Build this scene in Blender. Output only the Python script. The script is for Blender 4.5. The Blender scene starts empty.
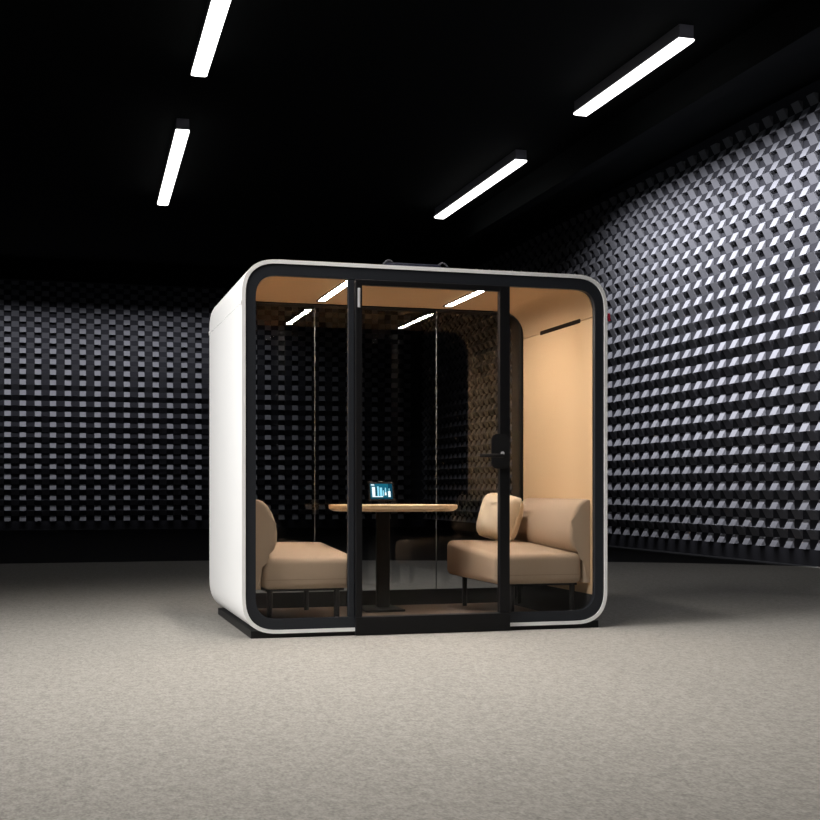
import bpy, bmesh, math, random
from mathutils import Vector, Matrix
random.seed(7)
C = bpy.context.scene.collection
PI = math.pi

# ------------------------------------------------------------------ materials
def new_mat(name):
    m = bpy.data.materials.new(name); m.use_nodes = True
    nt = m.node_tree
    return m, nt, nt.nodes['Principled BSDF']

def plain(name, col, rough=0.5, metal=0.0, noise=0.0, scale=40.0, bump=0.0, spec=0.5, coat=0.0):
    m, nt, b = new_mat(name)
    b.inputs['Roughness'].default_value = rough
    b.inputs['Metallic'].default_value = metal
    b.inputs['Specular IOR Level'].default_value = spec
    b.inputs['Coat Weight'].default_value = coat
    tc = nt.nodes.new('ShaderNodeTexCoord')
    nz = nt.nodes.new('ShaderNodeTexNoise')
    nz.inputs['Scale'].default_value = scale; nz.inputs['Detail'].default_value = 4
    nt.links.new(tc.outputs['Object'], nz.inputs['Vector'])
    mx = nt.nodes.new('ShaderNodeMix'); mx.data_type = 'RGBA'
    lo = [max(0, c*(1-noise)) for c in col]; hi = [min(1, c*(1+noise)) for c in col]
    mx.inputs[6].default_value = (*lo, 1); mx.inputs[7].default_value = (*hi, 1)
    nt.links.new(nz.outputs['Fac'], mx.inputs[0])
    nt.links.new(mx.outputs[2], b.inputs['Base Color'])
    if bump:
        bp = nt.nodes.new('ShaderNodeBump'); bp.inputs['Strength'].default_value = bump
        bp.inputs['Distance'].default_value = 0.004
        nt.links.new(nz.outputs['Fac'], bp.inputs['Height'])
        nt.links.new(bp.outputs['Normal'], b.inputs['Normal'])
    return m

def emit(name, col, strength):
    m = bpy.data.materials.new(name); m.use_nodes = True
    nt = m.node_tree; nt.nodes.remove(nt.nodes['Principled BSDF'])
    e = nt.nodes.new('ShaderNodeEmission')
    e.inputs['Color'].default_value = (*col, 1); e.inputs['Strength'].default_value = strength
    nt.links.new(e.outputs[0], nt.nodes['Material Output'].inputs[0])
    return m

def glass(name, tint, f0=0.042):
    m = bpy.data.materials.new(name); m.use_nodes = True
    nt = m.node_tree; nt.nodes.remove(nt.nodes['Principled BSDF'])
    L = nt.links.new
    tr = nt.nodes.new('ShaderNodeBsdfTransparent'); tr.inputs['Color'].default_value = (*tint, 1)
    gl = nt.nodes.new('ShaderNodeBsdfGlossy'); gl.inputs['Roughness'].default_value = 0.0
    ge = nt.nodes.new('ShaderNodeNewGeometry')
    dot = nt.nodes.new('ShaderNodeVectorMath'); dot.operation = 'DOT_PRODUCT'
    L(ge.outputs['Incoming'], dot.inputs[0]); L(ge.outputs['Normal'], dot.inputs[1])
    ab = nt.nodes.new('ShaderNodeMath'); ab.operation = 'ABSOLUTE'; L(dot.outputs['Value'], ab.inputs[0])
    om = nt.nodes.new('ShaderNodeMath'); om.operation = 'SUBTRACT'; om.inputs[0].default_value = 1; L(ab.outputs[0], om.inputs[1])
    pw = nt.nodes.new('ShaderNodeMath'); pw.operation = 'POWER'; pw.inputs[1].default_value = 5; L(om.outputs[0], pw.inputs[0])
    ma = nt.nodes.new('ShaderNodeMath'); ma.operation = 'MULTIPLY_ADD'
    ma.inputs[1].default_value = 1-f0; ma.inputs[2].default_value = f0; L(pw.outputs[0], ma.inputs[0])
    mx = nt.nodes.new('ShaderNodeMixShader')
    L(ma.outputs[0], mx.inputs[0]); L(tr.outputs[0], mx.inputs[1]); L(gl.outputs[0], mx.inputs[2])
    L(mx.outputs[0], nt.nodes['Material Output'].inputs[0])
    return m

def carpet_mat():
    m, nt, b = new_mat('loop_carpet')
    b.inputs['Roughness'].default_value = 0.95
    b.inputs['Specular IOR Level'].default_value = 0.1
    tc = nt.nodes.new('ShaderNodeTexCoord'); L = nt.links.new
    n1 = nt.nodes.new('ShaderNodeTexNoise'); n1.inputs['Scale'].default_value = 110; n1.inputs['Detail'].default_value = 3
    n2 = nt.nodes.new('ShaderNodeTexNoise'); n2.inputs['Scale'].default_value = 45; n2.inputs['Detail'].default_value = 3
    mp = nt.nodes.new('ShaderNodeMapping'); mp.inputs['Scale'].default_value = (1, 0.6, 1)
    L(tc.outputs['Object'], mp.inputs['Vector'])
    L(mp.outputs[0], n1.inputs['Vector']); L(mp.outputs[0], n2.inputs['Vector'])
    av = nt.nodes.new('ShaderNodeMix'); av.data_type = 'FLOAT'; av.inputs[0].default_value = 0.45
    L(n1.outputs['Fac'], av.inputs[2]); L(n2.outputs['Fac'], av.inputs[3])
    cr = nt.nodes.new('ShaderNodeValToRGB')
    cr.color_ramp.elements[0].position = 0.30; cr.color_ramp.elements[0].color = (0.165, 0.160, 0.150, 1)
    cr.color_ramp.elements[1].position = 0.70; cr.color_ramp.elements[1].color = (0.335, 0.320, 0.295, 1)
    L(av.outputs[0], cr.inputs[0]); L(cr.outputs[0], b.inputs['Base Color'])
    bp = nt.nodes.new('ShaderNodeBump'); bp.inputs['Strength'].default_value = 0.35; bp.inputs['Distance'].default_value = 0.006
    L(av.outputs[0], bp.inputs['Height']); L(bp.outputs['Normal'], b.inputs['Normal'])
    return m

def wood_mat():
    m, nt, b = new_mat('pale_oak')
    b.inputs['Roughness'].default_value = 0.45
    tc = nt.nodes.new('ShaderNodeTexCoord'); L = nt.links.new
    mp = nt.nodes.new('ShaderNodeMapping'); mp.inputs['Scale'].default_value = (3, 40, 3)
    nz = nt.nodes.new('ShaderNodeTexNoise'); nz.inputs['Scale'].default_value = 2; nz.inputs['Detail'].default_value = 6
    cr = nt.nodes.new('ShaderNodeValToRGB')
    cr.color_ramp.elements[0].position = 0.3; cr.color_ramp.elements[0].color = (0.70, 0.52, 0.34, 1)
    cr.color_ramp.elements[1].position = 0.7; cr.color_ramp.elements[1].color = (0.80, 0.63, 0.44, 1)
    L(tc.outputs['Object'], mp.inputs[0]); L(mp.outputs[0], nz.inputs['Vector'])
    L(nz.outputs['Fac'], cr.inputs[0]); L(cr.outputs[0], b.inputs['Base Color'])
    return m

M = dict(
    black_floor=plain('black_floor', (0.012, 0.012, 0.013), 0.9, spec=0.1),
    ceiling=plain('black_ceiling', (0.005, 0.0058, 0.006), 0.9, spec=0.05),
    relief=plain('grey_relief', (0.115, 0.115, 0.128), 0.8, noise=0.05, scale=30),
    backing=plain('black_backing', (0.02, 0.02, 0.024), 0.85, spec=0.1),
    carpet=carpet_mat(),
    white=plain('white_lacquer', (0.90, 0.91, 0.92), 0.38, noise=0.01, scale=3),
    frame=plain('charcoal_frame', (0.016, 0.0185, 0.024), 0.5, noise=0.08, scale=20, spec=0.3),
    reveal=plain('charcoal_reveal', (0.014, 0.014, 0.016), 0.7, spec=0.2),
    door=plain('black_door_metal', (0.005, 0.005, 0.006), 0.45, noise=0.08, scale=20, spec=0.25),
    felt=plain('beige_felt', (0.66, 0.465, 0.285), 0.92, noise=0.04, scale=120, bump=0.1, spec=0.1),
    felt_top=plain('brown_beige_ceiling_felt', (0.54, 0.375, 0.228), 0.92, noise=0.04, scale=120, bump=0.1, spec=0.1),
    pod_floor=plain('brown_grey_pod_carpet', (0.30, 0.235, 0.195), 0.95, noise=0.25, scale=140, bump=0.3, spec=0.1),
    fabric=plain('sofa_wool', (0.43, 0.325, 0.24), 0.92, noise=0.09, scale=260, bump=0.25, spec=0.12),
    cream=plain('cream_wool', (0.76, 0.65, 0.50), 0.92, noise=0.07, scale=220, bump=0.25, spec=0.12),
    seam=plain('seam_thread', (0.30, 0.21, 0.15), 0.9),
    dark=plain('black_metal', (0.007, 0.007, 0.008), 0.5, spec=0.3),
    slot=plain('dark_brown_slot', (0.012, 0.006, 0.003), 0.8, spec=0.1),
    wood=wood_mat(),
    clear=glass('low_sheen_glass', (0.99, 0.992, 0.99), 0.011),
    glass=glass('clear_glass', (0.985, 0.988, 0.987)),
    strip=plain('clear_joint_strip', (0.10, 0.105, 0.11), 0.6, spec=0.2),
    grey=plain('grey_plastic', (0.26, 0.26, 0.29), 0.6),
    housing=plain('dark_grey_housing', (0.20, 0.20, 0.23), 0.7),
    clip=plain('charcoal_clip', (0.03, 0.03, 0.04), 0.7),
    navy=plain('navy_vent_plastic', (0.005, 0.006, 0.018), 0.6, spec=0.2),
    steel=plain('satin_steel', (0.50, 0.50, 0.52), 0.45),
    red=plain('red_plastic', (0.50, 0.02, 0.06), 0.4),
    lamp=emit('ceiling_lamp_glow', (1.0, 0.985, 0.96), 4.0),
    pod_lamp=emit('pod_lamp_glow', (1.0, 0.89, 0.78), 132.0),
    scr_teal=emit('screen_teal', (0.01, 0.13, 0.20), 1.0),
    scr_deep=emit('screen_deep', (0.003, 0.05, 0.09), 1.0),
    scr_light=emit('screen_light', (0.30, 0.75, 0.92), 1.1),
    scr_white=emit('screen_white', (0.85, 0.97, 1.0), 1.2),
)

# ------------------------------------------------------------------ object helpers
def link_mesh(name, me, mats, parent=None):
    o = bpy.data.objects.new(name, me); C.objects.link(o)
    for m in (mats if isinstance(mats, (list, tuple)) else [mats]): me.materials.append(M[m])
    if parent: o.parent = parent
    return o

def obj(name, bm, mats, parent=None, smooth=False):
    bmesh.ops.recalc_face_normals(bm, faces=bm.faces[:])
    me = bpy.data.meshes.new(name); bm.to_mesh(me); bm.free()
    if smooth:
        for p in me.polygons: p.use_smooth = True
        try: me.set_sharp_from_angle(angle=math.radians(38))
        except Exception: pass
    return link_mesh(name, me, mats, parent)

def thing(name, label, cat, loc=(0, 0, 0), group=None):
    o = bpy.data.objects.new(name, None); C.objects.link(o)
    o.location = loc; o.empty_display_size = 0.1
    o['label'] = label; o['category'] = cat
    if group: o['group'] = group
    return o

def tag(o, label, cat, group=None):
    o['label'] = label; o['category'] = cat
    if group: o['group'] = group
    return o

def structure(o):
    o['kind'] = 'structure'; return o

def box(bm, x0, x1, y0, y1, z0, z1, bev=0.0, seg=2, mi=0):
    t = bmesh.new()
    bmesh.ops.create_cube(t, size=1)
    for v in t.verts:
        v.co = Vector(((x0+x1)/2 + v.co.x*(x1-x0), (y0+y1)/2 + v.co.y*(y1-y0), (z0+z1)/2 + v.co.z*(z1-z0)))
    if bev: bmesh.ops.bevel(t, geom=t.edges[:], offset=bev, segments=seg, profile=0.5, affect='EDGES')
    for f in t.faces: f.material_index = mi
    me = bpy.data.meshes.new('t'); t.to_mesh(me); t.free(); bm.from_mesh(me); bpy.data.meshes.remove(me)

def boxm(*a, **k):
    bm = bmesh.new(); box(bm, *a, **k); return bm

def cyl(bm, p0, p1, r0, r1=None, n=20):
    p0 = Vector(p0); p1 = Vector(p1); d = p1-p0
    r1 = r0 if r1 is None else r1
    q = d.to_track_quat('Z', 'Y').to_matrix().to_4x4()
    bmesh.ops.create_cone(bm, cap_ends=True, segments=n, radius1=r0, radius2=r1, depth=d.length,
                          matrix=Matrix.Translation((p0+p1)/2) @ q)

SQ = 2.6
def rrect(x0, x1, z0, z1, r, n=10):
    pts = []
    for cx, cz, a0 in ((x1-r, z1-r, 0), (x0+r, z1-r, 90), (x0+r, z0+r, 180), (x1-r, z0+r, 270)):
        for i in range(n+1):
            a = math.radians(a0 + 90*i/n); c, s = math.cos(a), math.sin(a)
            if abs(c) < 1e-9: c = 0.0
            if abs(s) < 1e-9: s = 0.0
            pts.append((cx + r*math.copysign(abs(c)**(2/SQ), c), cz + r*math.copysign(abs(s)**(2/SQ), s)))
    return pts

def ring(outer, inner, y0, y1):
    """closed tube between two loops of equal length in xz, from y0 to y1"""
    bm = bmesh.new(); n = len(outer)
    a = [bm.verts.new((p[0], y0, p[1])) for p in outer]; b = [bm.verts.new((p[0], y0, p[1])) for p in inner]
    c = [bm.verts.new((p[0], y1, p[1])) for p in outer]; d = [bm.verts.new((p[0], y1, p[1])) for p in inner]
    for i in range(n):
        j = (i+1) % n
        bm.faces.new((a[i], a[j], b[j], b[i])); bm.faces.new((c[i], d[i], d[j], c[j]))
        bm.faces.new((a[i], c[i], c[j], a[j])); bm.faces.new((b[i], b[j], d[j], d[i]))
    return bm

def prism(pts, y0, y1):
    """closed polygon in xz extruded along y"""
    bm = bmesh.new()
    a = [bm.verts.new((p[0], y0, p[1])) for p in pts]; c = [bm.verts.new((p[0], y1, p[1])) for p in pts]
    bm.faces.new(a); bm.faces.new(c[::-1])
    n = len(pts)
    for i in range(n):
        j = (i+1) % n
        bm.faces.new((a[i], c[i], c[j], a[j]))
    return bm

def prism_z(pts, z0, z1):
    bm = bmesh.new()
    a = [bm.verts.new((p[0], p[1], z0)) for p in pts]; c = [bm.verts.new((p[0], p[1], z1)) for p in pts]
    bm.faces.new(a[::-1]); bm.faces.new(c)
    n = len(pts)
    for i in range(n):
        j = (i+1) % n
        bm.faces.new((a[i], a[j], c[j], c[i]))
    return bm

# ------------------------------------------------------------------ the room
XR, XL, YB, YF, ZC = 6.20, -9.0, 21.2, -13.0, 5.56
structure(obj('floor', boxm(XL-0.2, XR+0.2, YF-0.2, YB+0.2, -0.2, 0), 'black_floor'))
structure(obj('ceiling', boxm(XL-0.2, XR+0.2, YF-0.2, YB+0.2, ZC, ZC+0.2), 'ceiling'))

PH, PV, PD = 0.3140, 0.2270, 0.063          # column pair pitch, row pitch, depth of the wedges
def relief(u0, u1, phase, z0, z1, to_world):
    vs, fs = [], []
    def wedge(ua, ub, za, zb, up):
        k = len(vs)
        e = (PD, za) if up else (PD, zb)
        for u in (ua, ub):
            vs.append(to_world(u, 0, za)); vs.append(to_world(u, e[0], e[1])); vs.append(to_world(u, 0, zb))
        fs.extend([(k, k+1, k+2), (k+3, k+5, k+4), (k, k+3, k+4, k+1), (k+1, k+4, k+5, k+2), (k, k+2, k+5, k+3)])
    h, w = PV/2, PH/2
    k0 = math.ceil((u0-phase)/PH); k1 = math.floor((u1-phase-PH)/PH)
    rows = int((z1-z0)/PV)
    for k in range(k0, k1+1):
        ua = phase + k*PH
        for r in range(rows):
            z = z0 + r*PV
            wedge(ua+0.012, ua+w-0.012, z, z+h, True)          # sloping up, catches the ceiling lamps
            wedge(ua+w+0.001, ua+PH-0.001, z+h, z+PV, False)   # sloping down
    return vs, fs

def relief_wall(name, slab, u0, u1, phase, to_world):
    vs, fs = relief(u0, u1, phase, 0.19, ZC-0.02, to_world)
    bm = bmesh.new(); box(bm, *slab)
    me0 = bpy.data.meshes.new('t'); me0.from_pydata(vs, [], fs)
    nb = len(bm.faces); bm.from_mesh(me0); bpy.data.meshes.remove(me0)
    bm.faces.ensure_lookup_table()
    for i, f in enumerate(bm.faces): f.material_index = 1 if i < nb else 0
    return structure(obj(name, bm, ['relief', 'backing']))

relief_wall('wall_right', (XR, XR+0.2, YF, YB, 0, ZC), -4.0, YB, 5.073, lambda u, n, z: (XR-n, u, z))
relief_wall('wall_back', (XL, XR, YB, YB+0.2, 0, ZC), XL, XR-0.07, -3.125-PH/4, lambda u, n, z: (u, YB-n, z))
structure(obj('wall_left', boxm(XL-0.2, XL, YF, YB, 0, ZC), 'backing'))
structure(obj('wall_front', boxm(XL, XR, YF-0.2, YF, 0, ZC), 'backing'))

# loop-pile carpet, its far corner on the right cut off by a long curve
pts = [(XL+0.05, YF+0.05), (XR-0.04, YF+0.05), (XR-0.04, 4.9)]
for i in range(1, 12):
    t = i/12
    p = (1-t)**2*Vector((XR-0.04, 4.9)) + 2*t*(1-t)*Vector((5.0, 6.9)) + t*t*Vector((-0.3, 8.2))
    pts.append((p.x, p.y))
pts += [(-0.3, 8.2), (XL+0.05, 8.2)]
tag(obj('carpet', prism_z(pts, 0.0, 0.008), 'carpet'), 'wide grey beige loop-pile carpet covering the floor under the booth', 'carpet')
ZF = 0.008

# ------------------------------------------------------------------ ceiling lights
def ceiling_light(x, y0, y1, label, turn=0.0):
    t = thing('ceiling_light', label, 'ceiling light', (x, (y0+y1)/2, 5.40), 'linear ceiling lights')
    h = (y1-y0)/2; t.rotation_euler.z = turn
    obj('housing', boxm(-0.08, 0.08, -h, h, 0.022, ZC-5.40, bev=0.004), 'housing', t)
    bm = bmesh.new()
    # trough shaped diffuser with canted ends and sides
    lo = [(-0.105, -h), (0.105, -h), (0.105, h), (-0.105, h)]
    prof = [(0.021, 0.085, 0.0), (0.0, 0.085, 0.0), (-0.022, 0.06, 0.05)]
    loops = []
    for z, w, e in prof:
        loops.append([bm.verts.new(c) for c in ((-w, -h+e, z), (w, -h+e, z), (w, h-e, z), (-w, h-e, z))])
    for a, b in zip(loops, loops[1:]):
        for i in range(4): bm.faces.new((a[i], a[(i+1) % 4], b[(i+1) % 4], b[i]))
    bm.faces.new(loops[0]); bm.faces.new(loops[-1][::-1])
    obj('diffuser', bm, 'lamp', t)
    return t
ceiling_light(-0.71, 2.6, 6.55, 'white linear ceiling light cut by the top edge, above the left of the booth', -0.018)
ceiling_light(-0.575, 8.75, 13.0, 'white linear ceiling light farther back over the left end of the booth', -0.026)
ceiling_light(3.92, 4.1, 6.75, 'white linear ceiling light near the right relief wall, nearest and largest of the right row')
ceiling_light(4.00, 8.95, 12.75, 'white linear ceiling light over the right half of the booth, farther in right row')

# ------------------------------------------------------------------ meeting pod
pod = thing('meeting_pod', 'white rounded office meeting booth with glass front standing on the carpet', 'office booth', (0, 0, ZF))
D = 1.57
ZS = 1.976            # height of the panel seam
DZ = -ZF              # parts are written in floor coordinates
def P(name, bm, mats, parent=None, smooth=False):
    o = obj(name, bm, mats, None, smooth)
    o.data.transform(Matrix.Translation((0, 0, DZ)))
    o.parent = parent or pod
    return o

def notched(x0, x1, z0, z1, r, zs, d, n=12):
    """rounded rectangle with a fine groove on both sides at zs"""
    out = []
    pts = rrect(x0, x1, z0, z1, r, n)
    m = n+1
    tr, tl, bl, br = pts[:m], pts[m:2*m], pts[2*m:3*m], pts[3*m:]
    e = 0.002
    gl = [(x0, zs+e), (x0+d, zs+e), (x0+d, zs-e), (x0, zs-e)]
    gr = [(x1, zs-e), (x1-d, zs-e), (x1-d, zs+e), (x1, zs+e)]
    return tr + tl + gl + bl + br + gr

o_ = notched(-1.16, 1.16, 0.034, 2.235, 0.225, ZS, 0.004)
i_ = notched(-1.139, 1.139, 0.055, 2.212, 0.204, ZS, 0.0)
i_ = [(x, z) for x, z in i_]
sh = P('shell', ring(o_, i_, 0.0, D), 'white', smooth=True)
P('plinth', boxm(-1.105, 1.105, 0.016, D-0.05, ZF, 0.052), 'dark')

fo = rrect(-1.138, 1.138, 0.056, 2.211, 0.204, 12)
fi = rrect(-1.078, 1.078, 0.120, 2.142, 0.14, 12)
P('front_frame', ring(fo, fi, 0.006, 0.045), 'frame', smooth=True)
# interior lining
zl = 0.057
YG = 1.285             # plane of the rear glazing
XW = 1.076
def lower_arc(x, z, r, a0, a1, n=8):
    return [(x-r+r*math.cos(math.radians(a)), z+r-r*math.sin(math.radians(a))) for a in [a0+(a1-a0)*i/n for i in range(n+1)]]
def lining_panel(s):
    pi_ = [(XW, 0.215)]; po = [(1.137, 0.258)]
    pts = [(XW, ZS-0.002)] + pi_ + po[::-1] + [(1.137, ZS-0.002)]
    return prism([(s*x, z) for x, z in pts], 0.046, YG-0.025)
for s in (-1, 1):
    w = P('side_lining', lining_panel(s), 'felt', smooth=True)
    bm = bmesh.new()
    pts = rrect(0.23, 0.93, ZS-0.012, ZS+0.016, 0.0135, 6)
    a = [bm.verts.new((s*(XW-0.0015), p[0], p[1])) for p in pts]; b = [bm.verts.new((s*(XW+0.006), p[0], p[1])) for p in pts]
    bm.faces.new(a); bm.faces.new(b)
    for i in range(len(pts)):
        j = (i+1) % len(pts); bm.faces.new((a[i], a[j], b[j], b[i]))
    P('vent_slot', bm, 'slot')
# curved ceiling lining, from seam to seam over the top
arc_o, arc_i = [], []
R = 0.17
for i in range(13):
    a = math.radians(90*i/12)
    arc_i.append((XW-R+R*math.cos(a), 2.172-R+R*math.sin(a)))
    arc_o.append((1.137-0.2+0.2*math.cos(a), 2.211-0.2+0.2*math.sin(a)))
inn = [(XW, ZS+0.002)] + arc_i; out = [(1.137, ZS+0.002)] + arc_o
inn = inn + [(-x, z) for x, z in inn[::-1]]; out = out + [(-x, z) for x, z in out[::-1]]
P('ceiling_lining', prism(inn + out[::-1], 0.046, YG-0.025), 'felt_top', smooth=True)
P('pod_floor', boxm(-0.93, 0.93, 0.046, YG-0.025, 0.0565, 0.064), 'pod_floor')
for s in (-1, 1):
    pi_ = lower_arc(XW, 0.064, 0.15, 0, 90); po = lower_arc(1.137, 0.057, 0.2, 0, 90)
    P('shade_cove', prism([(s*x, z) for x, z in pi_ + po[::-1]], 0.046, YG-0.025), 'reveal', smooth=True)  # charcoal colour stands in for the shade below the sofa seats

# rear glazing
ro = rrect(-1.137, 1.137, 0.057, 2.210, 0.203, 12); ri = rrect(-1.064, 1.064, 0.170, 2.164, 0.155, 12)
P('rear_frame', ring(ro, ri, YG-0.024, YG+0.025), 'door', smooth=True)
r2 = rrect(-1.10, 1.10, 0.075, 2.185, 0.17, 12)
P('rear_reveal', ring(ro, r2, YG+0.0255, D-0.01), 'reveal', smooth=True)
def pane(parent, x0, x1, y, z0, z1, name, m='glass'):
    return P(name, boxm(x0, x1, y-0.004, y+0.004, z0, z1), m, parent)
def rounded_pane(xa, xb, y, z0, z1, r, side, name):
    n = 10; pts = []
    if side > 0:
        pts = [(xa, z0)] + [(xb-r+r*math.cos(math.radians(-90+90*i/n)), z0+r+r*math.sin(math.radians(-90+90*i/n))) for i in range(n+1)] \
            + [(xb-r+r*math.cos(math.radians(90*i/n)), z1-r+r*math.sin(math.radians(90*i/n))) for i in range(n+1)] + [(xa, z1)]
    else:
        pts = [(-x, z) for x, z in [(-xb, z0)] + [(-xa-r+r*math.cos(math.radians(-90+90*i/n)), z0+r+r*math.sin(math.radians(-90+90*i/n))) for i in range(n+1)]
            + [(-xa-r+r*math.cos(math.radians(90*i/n)), z1-r+r*math.sin(math.radians(90*i/n))) for i in range(n+1)] + [(-xb, z1)]]
    return P(name, prism(pts, y-0.004, y+0.004), 'clear' if name == 'front_pane' else 'glass')
JX0, JX1 = -0.465, 0.42
rounded_pane(-1.063, JX0-0.003, YG, 0.171, 2.163, 0.155, -1, 'rear_pane')
pane(pod, JX0+0.003, JX1-0.003, YG, 0.171, 2.163, 'rear_pane')
rounded_pane(JX1+0.003, 1.063, YG, 0.171, 2.163, 0.155, 1, 'rear_pane')
for jx in (JX0, JX1):
    P('joint_strip', boxm(jx-0.0025, jx+0.0025, YG-0.006, YG+0.006, 0.171, 2.163), 'strip')

# front glazing: two fixed panes, posts and the door
DX0, DX1 = -0.482, 0.497
rounded_pane(-1.077, DX0-0.042, 0.026, 0.121, 2.141, 0.14, -1, 'front_pane')
rounded_pane(DX1+0.006, 1.077, 0.026, 0.121, 2.141, 0.14, 1, 'front_pane')
P('mullion', boxm(DX0-0.040, DX0-0.003, 0.008, 0.044, 0.121, 2.139, bev=0.003), 'frame')
door = P('door', (lambda bm: (box(bm, DX0, DX0+0.040, -0.016, 0.030, 0.120, 2.139, bev=0.003),
                              box(bm, DX1-0.066, DX1, -0.016, 0.030, 0.120, 2.139, bev=0.003),
                              box(bm, DX0+0.038, DX1-0.064, -0.014, 0.028, 2.106, 2.139, bev=0.003), bm)[-1])(bmesh.new()), 'door')
P('kick_plate', boxm(DX0, DX1, -0.022, 0.0305, 0.012, 0.119, bev=0.003), 'door', door)
pane(door, DX0+0.041, DX1-0.067, 0.008, 0.120, 2.105, 'door_pane', 'clear')
P('hinge', boxm(DX0+0.012, DX0+0.026, -0.026, -0.016, 1.97, 2.085, bev=0.002), 'steel', door)
# handle: rounded plate with lever pointing left
bm = bmesh.new()
pl = rrect(DX1-0.125, DX1-0.008, 1.01, 1.225, 0.045, 8)
m2 = prism(pl, -0.030, -0.0165); me = bpy.data.meshes.new('t'); m2.to_mesh(me); m2.free(); bm.from_mesh(me)
cyl(bm, (DX1-0.07, -0.03, 1.09), (DX1-0.07, -0.07, 1.09), 0.011)
box(bm, DX1-0.215, DX1-0.058, -0.078, -0.062, 1.078, 1.100, bev=0.006, seg=3)
h = P('door_handle', bm, 'dark', door, True)
P('lock_cylinder', (lambda b: (cyl(b, (DX1-0.055, -0.031, 1.105), (DX1-0.055, -0.0375, 1.105), 0.011), b)[-1])(bmesh.new()), 'steel', door)

# lamps in the ceiling lining
for lx in (-0.46, 0.445):
    lb = bmesh.new()
    for a in ((lx-0.030, lx-0.024, 0.19, 1.11), (lx+0.024, lx+0.030, 0.19, 1.11), (lx-0.024, lx+0.024, 0.19, 0.21), (lx-0.024, lx+0.024, 1.09, 1.11)):
        box(lb, *a, 2.163, 2.173)
    lm = P('pod_lamp', lb, 'dark')
    P('lamp_diffuser', boxm(lx-0.0238, lx+0.0238, 0.2102, 1.0898, 2.1665, 2.1718), 'pod_lamp', lm)

# roof ventilation unit, seam clips and tag
rv = bmesh.new(); box(rv, -0.19, 0.19, 0.40, 0.85, 2.2351, 2.330, bev=0.02, seg=3)
vent = P('roof_vent', rv, 'navy', smooth=True)
for cx in (-0.165, 0.195):
    cb = bmesh.new()
    arcp = [(cx-0.035+0.07*i/8, 2.315+0.026*math.sin(PI*i/8)) for i in range(9)]
    for a, b in zip(arcp, arcp[1:]): cyl(cb, (a[0], 0.41, a[1]), (b[0], 0.41, b[1]), 0.006, n=8)
    P('vent_clip', cb, 'clip', vent, True)
for yy in (0.012, D-0.02):
    P('seam_clip', boxm(-1.166, -1.1602, yy-0.01, yy+0.012, ZS-0.014, ZS+0.014, bev=0.002), 'white')
P('warning_tag', boxm(1.1602, 1.184, 0.004, 0.022, ZS-0.025, ZS+0.025, bev=0.004), 'red')

# ------------------------------------------------------------------ sofas
SF = 0.0642   # top of the pod floor
def sofa(s, label):
    t = thing('sofa', label, 'sofa', (s*0.76, 0.59, SF), 'facing sofas in the booth')
    T = Matrix.Translation((-s*0.76, -0.59, -SF))
    def Q(name, bm, mats, smooth=True, parent=None):
        o = obj(name, bm, mats, None, smooth); o.data.transform(T); o.parent = parent or t; return o
    y0, y1 = 0.075, 1.12
    X = lambda u: s*(1.073-u)
    # seat: rounded box with a crowned top
    bm = bmesh.new()
    a, b = sorted((X(0.046), X(0.635)))
    box(bm, a, b, y0+0.004, y1-0.004, 0.285, 0.505)
    bmesh.ops.subdivide_edges(bm, edges=bm.edges[:], cuts=1, use_grid_fill=True)
    for v in bm.verts:
        cx = 1-abs((v.co.x-(a+b)/2)/((b-a)/2)); cy = 1-abs((v.co.y-0.5975)/0.52)
        if v.co.z > 0.5: v.co.z += 0.02*min(1, cx*2)*min(1, cy*2) - 0.004 + 0.026*(v.co.y-0.6)/0.52
    es = [e for e in bm.edges if e.is_boundary or (len(e.link_faces) == 2 and e.calc_face_angle() > 0.8)]
    bmesh.ops.bevel(bm, geom=es, offset=0.042, segments=5, profile=0.5, affect='EDGES')
    seat = Q('seat', bm, 'fabric')
    # seam around the base of the seat
    sb = bmesh.new(); box(sb, a+0.0005 if s > 0 else a+0.02, b-0.02 if s > 0 else b-0.0005, y0+0.0025, y0+0.0045, 0.342, 0.3455)
    Q('seat_seam', sb, 'seam', False, seat)
    prof = [(0, 0.288), (0.04, 0.288), (0.044, 0.42), (0.050, 0.465), (0.085, 0.492), (0.118, 0.522), (0.135, 0.566), (0.137, 0.62), (0.128, 0.68),
            (0.108, 0.74), (0.080, 0.785), (0.050, 0.812), (0.022, 0.822), (0, 0.815)]
    pp = [(X(u), z) for u, z in prof]
    bm = prism(pp, y0, y1)
    es = [e for e in bm.edges if abs(e.verts[0].co.y-e.verts[1].co.y) < 1e-6 and max(abs(e.verts[0].co.x), abs(e.verts[1].co.x)) < 1.072]
    bmesh.ops.bevel(bm, geom=es, offset=0.027, segments=5, profile=0.5, affect='EDGES')
    Q('backrest', bm, 'fabric')
    for u, y in ((0.098, 0.135), (0.508, 0.135), (0.098, 1.075), (0.508, 1.075)):
        b = bmesh.new(); cyl(b, (X(u), y, SF+0.0006), (X(u), y, 0.287), 0.016, 0.018)
        Q('leg', b, 'dark')
    fb = bmesh.new(); a, b = sorted((X(0.07), X(0.55))); box(fb, a, b, 0.12, 1.09, 0.272, 0.286)
    Q('underframe', fb, 'dark', False)
    return t
sofa(-1, 'beige two-seat sofa at the left end of the booth, empty seat')
sofa(1, 'beige two-seat sofa at the right end of the booth, cream cushion on it')

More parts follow.
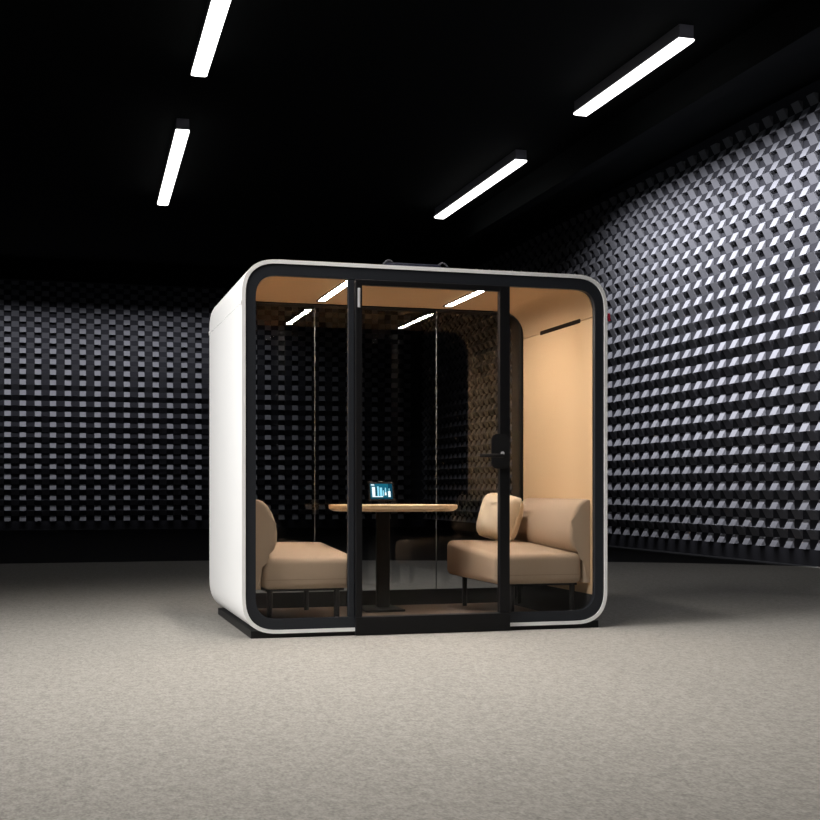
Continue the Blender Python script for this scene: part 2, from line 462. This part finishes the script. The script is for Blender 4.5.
# cushion leaning at the far end of the right sofa
def cushion(label):
    t = thing('cushion', label, 'cushion')
    n = 16; w = 0.172; bm = bmesh.new(); g = {}
    for k in (1, -1):
        for i in range(n+1):
            for j in range(n+1):
                u = -1+2*i/n; v = -1+2*j/n
                if k < 0 and (i in (0, n) or j in (0, n)): g[k, i, j] = g[1, i, j]; continue
                pin = 1-0.10*(1-u*u)*abs(v)**3-0.10*(1-v*v)*abs(u)**3*0
                fx = u*(1-0.09*(1-v*v)*abs(u)**2) if False else u*(1-0.07*(1-abs(v)**2)*abs(u)**2)
                fz = v*(1-0.07*(1-abs(u)**2)*abs(v)**2)
                th = 0.105*((1-u**4)*(1-v**4))**0.55
                th += 0.004*math.sin(9*u+5*v)*(1-u*u)*(1-v*v)
                rd = 1-0.13*u*u*v*v
                g[k, i, j] = bm.verts.new((fx*w*rd, k*th, fz*w*rd))
    for k in (1, -1):
        for i in range(n):
            for j in range(n):
                q = [g[k, i, j], g[k, i+1, j], g[k, i+1, j+1], g[k, i, j+1]]
                bm.faces.new(q if k < 0 else q[::-1])
    # piping along the outline
    edge = [g[1, i, 0].co.copy() for i in range(n+1)] + [g[1, n, j].co.copy() for j in range(1, n+1)] + \
           [g[1, i, n].co.copy() for i in range(n-1, -1, -1)] + [g[1, 0, j].co.copy() for j in range(n-1, 0, -1)]
    c = obj('cover', bm, 'cream', t, True)
    pb = bmesh.new()
    for a, b in zip(edge, edge[1:]+edge[:1]): cyl(pb, a, b, 0.0045, n=6)
    obj('piping', pb, 'cream', t, True)
    return t
cu = cushion('cream woollen cushion leaning on the backrest of the right sofa')
cu.rotation_euler = (math.radians(0), math.radians(4), math.radians(-60))
cu.location = (0.775, 0.93, 0.690)
CU = Matrix.Rotation(math.radians(-62), 4, 'Z') @ Matrix.Rotation(math.radians(-14), 4, 'X') @ Matrix.Rotation(math.radians(8), 4, 'Y')
cu.rotation_euler = CU.to_euler()

# ------------------------------------------------------------------ table and tablet
tb = thing('table', 'pale oak topped pedestal table between the two sofas', 'table', (0, 0.84, SF))
TT = Matrix.Translation((0, -0.84, -SF))
def TQ(name, bm, mats, smooth=True):
    o = obj(name, bm, mats, None, smooth); o.data.transform(TT); o.parent = tb; return o
def supere(rx, ry, n, cx, cy, k=64):
    out = []
    for i in range(k):
        a = 2*PI*i/k; c, s = math.cos(a), math.sin(a)
        out.append((cx+rx*math.copysign(abs(c)**(2/n), c), cy+ry*math.copysign(abs(s)**(2/n), s)))
    return out
bm = bmesh.new(); loops = []
for z, d in ((0.737, 0.030), (0.752, 0.004), (0.756, 0), (0.777, 0), (0.780, 0.003)):
    loops.append([bm.verts.new((x, y, z)) for x, y in supere(0.43-d, 0.35-d, 2.5, -0.015, 0.86)])
for a, b in zip(loops, loops[1:]):
    for i in range(64): bm.faces.new((a[i], a[(i+1) % 64], b[(i+1) % 64], b[i]))
bm.faces.new(loops[0][::-1]); bm.faces.new(loops[-1])
TQ('tabletop', bm, 'wood')
TQ('column', boxm(-0.10, -0.01, 0.95, 1.01, SF+0.016, 0.7365, bev=0.012, seg=3), 'dark')
TQ('base', boxm(-0.22, 0.05, 0.78, 1.16, SF+0.0005, SF+0.016, bev=0.004), 'dark')

tl = thing('tablet', 'small tablet with a lit teal screen on its stand on the table', 'tablet', (-0.055, 1.0, 0.7805))
TL = Matrix.Translation((0, 0, 0.022)) @ Matrix.Rotation(math.radians(6), 4, 'Z') @ Matrix.Rotation(math.radians(-10), 4, 'X')
def LQ(name, bm, mats, parent=None, local=True):
    o = obj(name, bm, mats, None)
    if local: o.data.transform(TL)
    o.parent = parent or tl; return o
LQ('tablet_body', boxm(-0.094, 0.094, 0.0, 0.010, 0, 0.134, bev=0.004), 'dark')
sb = bmesh.new()
def q(x0, x1, z0, z1, mi, d):
    v = [sb.verts.new(c) for c in ((x0, -d, z0), (x1, -d, z0), (x1, -d, z1), (x0, -d, z1))]
    f = sb.faces.new(v); f.material_index = mi
q(-0.080, 0.080, 0.014, 0.120, 0, 0.0004)
q(-0.080, 0.080, 0.014, 0.026, 1, 0.0006)
q(0.050, 0.080, 0.026, 0.120, 1, 0.0006)
q(-0.074, -0.050, 0.108, 0.116, 3, 0.0008)
q(-0.068, -0.046, 0.030, 0.098, 3, 0.0008)
q(-0.042, -0.034, 0.030, 0.092, 1, 0.0008)
q(-0.030, -0.018, 0.034, 0.102, 2, 0.0008)
q(-0.012, 0.006, 0.030, 0.094, 2, 0.0008)
q(0.010, 0.018, 0.036, 0.074, 2, 0.0008)
q(0.024, 0.036, 0.040, 0.060, 3, 0.0009)
q(0.026, 0.034, 0.060, 0.092, 2, 0.0008)
q(0.048, 0.066, 0.028, 0.068, 3, 0.0009)
q(0.054, 0.060, 0.068, 0.088, 2, 0.0008)
q(-0.068, 0.010, 0.028, 0.034, 3, 0.0010)
LQ('screen', sb, ['scr_teal', 'scr_deep', 'scr_light', 'scr_white'])
LQ('camera_bump', boxm(-0.012, 0.012, 0.002, 0.008, 0.1335, 0.138), 'grey')
stb = bmesh.new()
cyl(stb, (0.055, 0.035, 0.0004), (0.055, 0.035, 0.006), 0.05, 0.047, 28)
cyl(stb, (0.055, 0.038, 0.006), (0.03, 0.022, 0.07), 0.008, 0.007, 12)
LQ('stand', stb, 'dark', None, False)

# ------------------------------------------------------------------ light
def area(name, x, y, z, sx, sy, power, col=(1, 0.97, 0.93), rot=(0, 0, 0), spread=180):
    l = bpy.data.lights.new(name, 'AREA'); l.shape = 'RECTANGLE'; l.size = sx; l.size_y = sy
    l.energy = power; l.color = col; l.spread = math.radians(spread)
    o = bpy.data.objects.new(name, l); C.objects.link(o); o.location = (x, y, z); o.rotation_euler = rot
    return o
# first two: the same rows of ceiling lamps carried on over the front of the booth, just out of view
area('unseen_lamp_light', -0.67, -1.25, 5.38, 0.2, 4.0, 76, (1, 0.93, 0.85), spread=80)
area('unseen_lamp_light', 3.95, -1.5, 5.38, 0.2, 4.0, 24, spread=80)
area('unseen_lamp_light', -7.5, -1.6, 5.38, 0.2, 4.0, 222, rot=(0, math.radians(-57), 0), spread=75)  # unseen lamp off those rows, tilted to brighten the booth's left side
# unseen wall washers; black L-shaped baffles added to hide them and shield the floor
def baffle(name, boxes):
    bm = bmesh.new()
    for b in boxes: box(bm, *b)
    structure(obj(name, bm, 'ceiling'))
baffle('added_baffle_1', [(4.60, 4.62, YF, 19.62, 5.16, ZC), (4.62, 4.794, YF, 19.62, 5.16, 5.18)])
baffle('added_baffle_2', [(XL, 4.60, 19.60, 19.62, 5.16, ZC), (XL, 4.60, 19.62, 19.79, 5.16, 5.18)])
area('wall_washer_light', 4.70, 2.5, 5.50, 0.05, 15.0, 1950, (0.93, 0.94, 1.0), rot=(0, math.radians(-5), 0), spread=150)
area('wall_washer_light', -3.5, 19.70, 5.50, 10.0, 0.05, 290, (0.93, 0.94, 1.0), rot=(math.radians(4), 0, 0), spread=130)

w = bpy.data.worlds.new('World'); bpy.context.scene.world = w; w.use_nodes = True
w.node_tree.nodes['Background'].inputs[0].default_value = (0.5, 0.55, 0.65, 1)
w.node_tree.nodes['Background'].inputs[1].default_value = 0.0

# ------------------------------------------------------------------ camera
F = 1262.0
cam = bpy.data.cameras.new('camera'); co = bpy.data.objects.new('camera', cam); C.objects.link(co)
cam.sensor_width = 36; cam.sensor_fit = 'HORIZONTAL'; cam.lens = F/820*36
cam.shift_y = 79/820
cam.clip_end = 100
co.location = (-2.234, -7.349, 0.885)
co.rotation_euler = (PI/2, 0, -math.atan2(0.274, 0.962))
sc = bpy.context.scene
sc.camera = co
sc.view_settings.view_transform = 'Standard'; sc.view_settings.look = 'None'
sc.view_settings.gamma = 1; sc.view_settings.use_curve_mapping = False
sc.view_settings.exposure = 0.0
